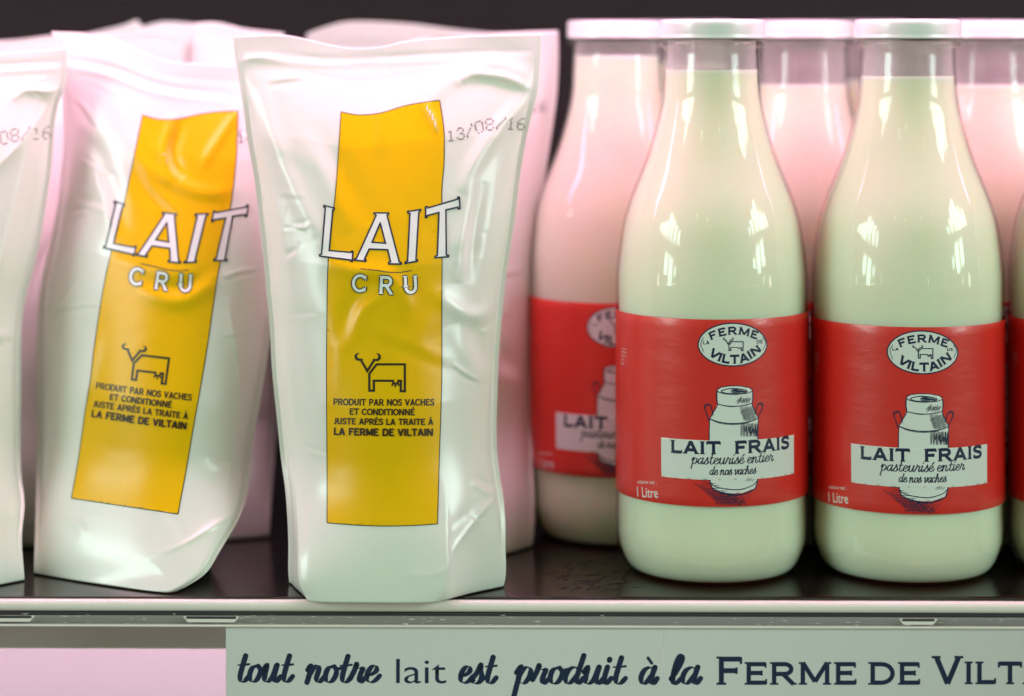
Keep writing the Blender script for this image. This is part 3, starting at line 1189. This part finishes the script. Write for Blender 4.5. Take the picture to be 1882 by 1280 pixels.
    def build(self, root, nu=130, nv=230):
        PX, PY = self.grid(nu, nv, -1)
        A = ray(PX, PY, self.depth(PX, PY, -1)).reshape(-1, 3)
        Bk = ray(PX, PY, self.depth(PX, PY, 1) + .0003)
        # the back sheet's foot reaches the shelf
        Bk[-1, :, 2] = .0006
        Bk = Bk.reshape(-1, 3)
        n = nu * nv
        fs = []
        for j in range(nv - 1):
            for i in range(nu - 1):
                a = j * nu + i
                fs.append((a, a + nu, a + nu + 1, a + 1))
                fs.append((n + a, n + a + 1, n + a + nu + 1, n + a + nu))
        for i in range(nu - 1):
            a, b = i, (nv - 1) * nu + i
            fs.append((a, a + 1, n + a + 1, n + a))
            fs.append((b, n + b, n + b + 1, b + 1))
        for j in range(nv - 1):
            a, b = j * nu, j * nu + nu - 1
            fs.append((a, n + a, n + a + nu, a + nu))
            fs.append((b, b + nu, n + b + nu, n + b))
        return mesh_obj('film', np.vstack([A, Bk]), fs, M['film'], root)


def z5(p):
    return np.array([(560 + x / 5.82, 340 + y / 5.82) for x, y in p])


STRIP_L = [(627, 205), (622, 280), (616, 360), (608, 420), (603, 480), (601, 560), (600, 700), (601, 860), (601, 962)]
STRIP_R = [(808, 184), (816, 240), (816, 300), (812, 350), (813, 420), (812, 560), (812, 700), (808, 830), (804, 964)]
STRIP_T = [(627, 205), (645, 209), (665, 211), (700, 207), (740, 195), (775, 188), (808, 184)]
STRIP_B = [(804, 964), (760, 967), (700, 968), (650, 966), (601, 962)]


def warp_to(Lp, Rp):
    """first pouch's print -> the print as it lies on another pouch: follow its two long edges"""
    lx, ly = [p[0] for p in STRIP_L], [p[1] for p in STRIP_L]
    rx, ry = [p[0] for p in STRIP_R], [p[1] for p in STRIP_R]
    Lc, Rc = catmull(Lp, 10), catmull(Rp, 10)
    ls, rs = np.linspace(0, 1, len(Lc)), np.linspace(0, 1, len(Rc))

    def len_par(c):
        s = np.concatenate([[0], np.cumsum(np.linalg.norm(np.diff(c, axis=0), axis=1))])
        return s / s[-1]
    ls, rs = len_par(Lc), len_par(Rc)

    def W(p):
        p = np.atleast_2d(np.asarray(p, float))
        xl, xr = np.interp(p[:, 1], ly, lx), np.interp(p[:, 1], ry, rx)
        a = (p[:, 0] - xl) / (xr - xl)
        yt, yb = 205 - 21 * a, 962 + 2 * a
        b = (p[:, 1] - yt) / (yb - yt)
        bc = np.clip(b, 0, 1)
        lp = np.stack([np.interp(bc, ls, Lc[:, 0]), np.interp(bc, ls, Lc[:, 1])], 1)
        rp = np.stack([np.interp(bc, rs, Rc[:, 0]), np.interp(bc, rs, Rc[:, 1])], 1)
        return lp + (rp - lp) * a[:, None]
    return W


LETTERS = {
    'L': ([(205, 216), (318, 244), (317, 258), (300, 262), (262, 698), (496, 718), (503, 705), (516, 706), (507, 815), (494, 811), (489, 799), (160, 757), (158, 742), (180, 737), (221, 240), (204, 232)], []),
    'A': ([(742, 295), (898, 297), (896, 310), (880, 322), (1012, 820), (1034, 828), (1032, 842), (898, 841), (900, 825), (918, 817), (888, 690), (690, 682), (638, 790), (656, 800), (650, 812), (530, 800), (533, 788), (555, 780), (765, 320), (744, 308)],
          [[(808, 402), (864, 620), (720, 609)]]),
    'I': ([(1102, 280), (1240, 260), (1239, 272), (1221, 286), (1190, 795), (1207, 799), (1205, 812), (1075, 835), (1077, 820), (1101, 810), (1126, 300), (1104, 296)], []),
    'T': ([(1296, 228), (1312, 228), (1320, 242), (1638, 148), (1638, 127), (1655, 127), (1660, 252), (1645, 253), (1638, 234), (1510, 264), (1515, 745), (1540, 750), (1539, 764), (1396, 775), (1396, 760), (1419, 750), (1437, 290), (1310, 324), (1308, 345), (1292, 345)], []),
}


def print_pouch(root, P, W):
    idt = (lambda p: np.atleast_2d(np.asarray(p, float))) if W is None else W
    k = Ink(5)
    loop = np.vstack([catmull(STRIP_T, 5), catmull(STRIP_R, 5)[1:], catmull(STRIP_B, 4)[1:], catmull(STRIP_L[::-1], 5)[1:-1]])
    loop = idt(loop)
    k.fill(loop, 0, step=5)
    k.layer(.00005)
    k.ribbon(loop, 1.7, 1, closed=True)
    strip = k.build('yellow_strip', P.mapper, [M['yellow'], M['black']], root)
    k = Ink(3.5)
    for c, (o, hs) in LETTERS.items():
        k.layer(.00017)
        k.fill(idt(z5(o)), 0, [idt(z5(h)) for h in hs])
        k.layer(.00021)
        for L in [o] + hs:
            k.ribbon(idt(z5(L)), 2.9, 1, closed=True)
    c = catmull([(600, 893), (780, 912), (900, 930), (1030, 930), (1142, 911)], 6)
    k.ribbon(idt(z5(c)), 1.5, 1)
    k.layer(.00046)
    for ch, pts in (('C', [(496, 1138), (672, 1150)]), ('R', [(782, 1160), (950, 1168)]), ('U', [(1052, 1164), (1222, 1156)])):
        a, b = idt(z5(pts))
        put_caps(k, ch, Base([tuple(a), tuple(b)]), 33, .165, 0, serif=.05, outline=3.6, omi=1)
    k.build('name_lettering', P.mapper, [M['white_ink'], M['navy']], root)
    k = Ink(4)
    k.layer(.00009)

    def T(p):
        return idt(z6(np.asarray(p, float)))
    s = float(np.linalg.norm(idt([(720, 690)])[0] - idt([(700, 690)])[0]) / 20)
    cow(k, T, s / 6.4, 0)
    k.build('cow_drawing', P.mapper, [M['black']], root)
    k = Ink(4)
    k.layer(.00009)
    for tx, pts, h, w in (('PRODUIT PAR NOS VACHES', [(205, 740), (800, 748), (1400, 745)], 12.0, .20), ('ET CONDITIONNÉ', [(396, 854), (780, 860), (1170, 862)], 11.6, .20),
                          ('JUSTE APRÈS LA TRAITE À', [(212, 965), (800, 974), (1388, 974)], 11.4, .20), ('LA FERME DE VILTAIN', [(208, 1092), (800, 1104), (1388, 1102)], 13.2, .235)):
        put_caps(k, tx, Base(idt(z6(pts))), h, w, 0, serif=.06)
    k.build('small_print', P.mapper, [M['black']], root)
    return strip


def date(root, P, pts, h=20, text='13/08/16'):
    k = Ink(4)
    k.layer(.00006)
    put_date(k, Base(pts), h, 0, text)
    k.build('date_stamp', P.mapper, [M['stamp']], root)


GP = 'plastic pouches of raw milk on the shelf'


def pouch_root(P, label, px):
    y = 1075.0
    root = empty('milk_pouch')
    tag(root, label, 'pouch', GP)
    return root


# the front pouch in the middle
P1 = Pouch(
    left=[(428, 40), (428, 66), (432, 100), (438, 140), (447, 200), (455, 260), (468, 330), (476, 400), (485, 480), (490, 540), (496, 600), (500, 680), (508, 760), (516, 840), (524, 900), (528, 950), (530, 1000), (531, 1066), (545, 1096), (556, 1120)],
    right=[(997, 40), (996, 62), (993, 110), (990, 160), (977, 215), (967, 260), (956, 324), (946, 406), (936, 470), (928, 528), (920, 610), (915, 700), (913, 812), (919, 880), (927, 934), (929, 1000), (925, 1079), (880, 1120)],
    top=[(0, 66), (.17, 64), (.29, 79), (.39, 88), (.49, 84), (.56, 75), (.75, 66), (1, 62)],
    bottom=[(0, 1068), (.04, 1098), (.07, 1107), (.3, 1109), (.68, 1109), (.76, 1104), (.87, 1091), (1, 1079)],
    y_top=-.006, y_bot=-.031, bulge=.034,
    ridges=[([(432, 118), (455, 108), (485, 104), (520, 108)], 1.0, 8), ([(785, 190), (830, 142), (890, 118), (940, 128), (988, 158)], 1.6, 20),
            ([(845, 150), (870, 136), (905, 138), (940, 146), (985, 168)], 1.3, 8), ([(985, 170), (930, 220), (880, 290), (845, 360)], 2.0, 16),
            ([(470, 150), (500, 250), (545, 360), (590, 440)], 1.6, 18), ([(455, 160), (480, 260), (505, 360), (525, 470)], 1.4, 12),
            ([(700, 170), (702, 220), (700, 275)], 1.2, 12), ([(598, 480), (650, 496), (710, 505), (742, 545), (748, 575)], 1.2, 15),
            ([(925, 900), (880, 950), (838, 1006), (815, 1052), (750, 1060)], 2.6, 7), ([(915, 540), (905, 640), (902, 760), (908, 860)], 1.5, 7),
            ([(800, 540), (870, 580), (912, 560)], 1.6, 16), ([(535, 930), (545, 1010), (550, 1090)], 1.6, 7), ([(780, 190), (795, 215), (806, 245)], 1.3, 7)],
    folds=[([(745, 1062), (775, 1085), (812, 1108)], -2.2, 16), ([(560, 230), (620, 330), (660, 420)], .9, 26), ([(880, 330), (860, 430), (852, 520)], 1.1, 16),
           ([(850, 590), (880, 660), (905, 700)], 1.0, 22), ([(870, 880), (900, 900), (925, 890)], 1.3, 9), ([(440, 100), (600, 112), (800, 104), (990, 98)], .45, 8),
           ([(628, 640), (660, 560), (720, 520)], .8, 18), ([(520, 560), (535, 700), (560, 820)], .6, 20)],
    seed=3, rand=10, printed=lambda x, y: 575 < x < 850 and y < 985)
r1 = pouch_root(P1, 'upright white raw milk pouch in front, yellow strip straight and date stamp whole', 735)
P1.build(r1, 240, 400)
print_pouch(r1, P1, None)
date(r1, P1, [(823, 259), (852, 254), (886, 242), (916, 236), (942, 237), (966, 238)])

# the tilted pouch to its left
P2 = Pouch(
    left=[(95, 40), (95, 57), (108, 120), (116, 200), (116, 280), (104, 380), (88, 460), (72, 540), (68, 640), (67, 800), (66, 900), (64, 990), (62, 1055), (62, 1120)],
    right=[(520, 40), (524, 120), (522, 300), (508, 450), (500, 560), (494, 640), (477, 745), (462, 830), (449, 930), (402, 1018), (378, 1055), (345, 1078), (320, 1092), (312, 1120)],
    top=[(0, 57), (.22, 64), (.38, 96), (.50, 112), (.8, 120), (1, 122)],
    bottom=[(0, 1055), (.3, 1070), (.65, 1083), (.92, 1090), (1, 1089)],
    y_top=.030, y_bot=.014, bulge=.037, skew=(-.01, -.034),
    ridges=[([(180, 620), (165, 690), (150, 760)], 1.0, 10), ([(238, 270), (290, 320), (370, 352), (430, 350)], 1.3, 14), ([(268, 1028), (298, 1052), (318, 1088)], 2.6, 6),
            ([(268, 1028), (340, 1000), (430, 945)], 2.6, 8), ([(440, 200), (400, 260), (370, 310)], 1.2, 10), ([(120, 940), (150, 990), (70, 1050)], 1.2, 9), ([(80, 560), (95, 700), (105, 820)], 1.4, 14),
            ([(420, 560), (440, 700), (420, 900)], 1.5, 16)],
    folds=[([(160, 260), (200, 360), (215, 440)], 1.0, 20), ([(330, 210), (310, 280), (330, 330)], 1.4, 14), ([(250, 520), (330, 540), (400, 500)], 1.0, 18),
           ([(100, 110), (200, 130), (300, 165), (430, 180)], .8, 10)],
    seed=8, rand=10, printed=lambda x, y: y < 960 and 250 - (y - 205) * .185 - 55 < x < 437 - (y - 203) * .148 + 25)
r2 = pouch_root(P2, 'white raw milk pouch tilted to one side, its yellow strip slanting', 260)
P2.build(r2, 200, 340)
W2 = warp_to([(262, 211), (246, 290), (226, 380), (205, 460), (188, 540), (173, 640), (166, 700), (156, 760), (144, 845), (131, 917)],
             [(437, 203), (434, 280), (428, 350), (415, 430), (401, 500), (389, 580), (374, 680), (358, 770), (343, 860), (327, 946)])
print_pouch(r2, P2, W2)
date(r2, P2, [(438, 262), (470, 255), (510, 240), (560, 235)], 20)

# the pouch at the picture edge
P0 = Pouch(
    left=[(-330, 60), (-320, 300), (-280, 700), (-270, 1000), (-262, 1120)],
    right=[(123, 60), (122, 90), (121, 150), (108, 190), (101, 225), (94, 310), (79, 410), (62, 490), (47, 545), (39, 610), (38, 720), (38, 857), (45, 925), (40, 993), (45, 1068), (44, 1120)],
    top=[(0, 108), (.5, 100), (.75, 96), (.88, 92), (1, 88)],
    bottom=[(0, 1085), (.3, 1096), (.6, 1092), (.82, 1078), (1, 1067)],
    y_top=.014, y_bot=.004, bulge=.034, skew=(0.0, .02),
    ridges=[([(121, 160), (90, 168), (50, 165), (20, 185)], 1.4, 10), ([(96, 250), (80, 330), (66, 420), (40, 500)], 1.6, 10), ([(90, 190), (40, 260), (-20, 320)], 1.4, 16),
            ([(30, 560), (22, 700), (28, 860)], 1.6, 9), ([(0, 620), (20, 640), (36, 600)], 1.2, 12), ([(-10, 930), (20, 950), (42, 930)], 1.4, 9), ([(10, 1000), (25, 1040), (42, 1062)], 1.2, 8)],
    folds=[([(70, 230), (30, 420), (0, 600)], 1.0, 22), ([(-40, 128), (40, 122), (122, 118)], 1.0, 8)], seed=15, rand=14)
r0 = pouch_root(P0, 'white raw milk pouch cut by the picture edge, only its printed date showing', -100)
P0.build(r0, 190, 320)
date(r0, P0, [(-52, 282), (-20, 272), (20, 261), (50, 256), (95, 254)], 22)

# pouches further back
back = [
    ('pink lit pouch behind the pouch at the picture edge, seen as a salmon strip', 21,
     [(-250, 40), (-240, 500), (-200, 1020)], [(330, 40), (320, 400), (300, 1020)],
     [(0, 80), (.43, 71), (.6, 64), (.8, 60), (1, 62)], [(0, 1000), (.5, 1008), (1, 1000)], .085, .085, .030, None),
    ('pink lit pouch between the tilted pouch and the upright front pouch, dim at its foot', 22,
     [(344, 30), (342, 90), (310, 400), (260, 800), (250, 1010)], [(522, 30), (520, 300), (514, 600), (508, 760), (500, 900), (494, 1000)],
     [(0, 43), (.3, 43), (.6, 50), (1, 60)], [(0, 992), (.5, 996), (1, 988)], .092, .092, .026, None),
    ('dim lilac pouch top with a raised corner, behind the tilted pouch', 23,
     [(118, 20), (150, 400), (160, 980)], [(470, 20), (460, 400), (440, 980)],
     [(0, 70), (.12, 58), (.30, 47), (.38, 38), (.405, 44), (.52, 41), (.7, 43), (1, 62)], [(0, 965), (.5, 970), (1, 965)], .130, .130, .028, None),
    ('dim lilac pouch top furthest back behind the upright front pouch', 24,
     [(560, 20), (585, 400), (600, 980)], [(985, 20), (965, 400), (950, 980)],
     [(0, 62), (.07, 48), (.2, 42), (.45, 43), (.7, 53), (1, 66)], [(0, 968), (.5, 972), (1, 968)], .130, .130, .028, None),
    ('pink lit pouch with straight pale edge, between the upright front pouch and the bottles', 25,
     [(470, 40), (500, 400), (540, 800), (560, 1035)], [(1026, 30), (1026, 60), (1027, 110), (1022, 190), (1006, 300), (993, 400), (987, 500), (984, 600), (980, 720), (980, 850), (983, 930), (978, 1006), (960, 1040)],
     [(0, 90), (.4, 88), (.55, 70), (.72, 58), (1, 55)], [(0, 1020), (.5, 1024), (.85, 1022), (1, 1005)], .076, .064, .030,
     [(885, 225), (930, 210), (985, 204), (1004, 205)]),
]
for label, seed, L, R, T, Bm, yt, yb, bl, dt in back:
    T = [(a, y + (0 if a in (0, 1) else (seed * 37 + int(a * 100) * 13) % 7 - 3)) for a, y in T]
    P = Pouch(L, R, T, Bm, yt, yb, bl, seed=seed, rand=22, amp=1.7)
    r = pouch_root(P, label, 0)
    P.build(r, 90, 150)
    if dt:
        date(r, P, dt, 18)
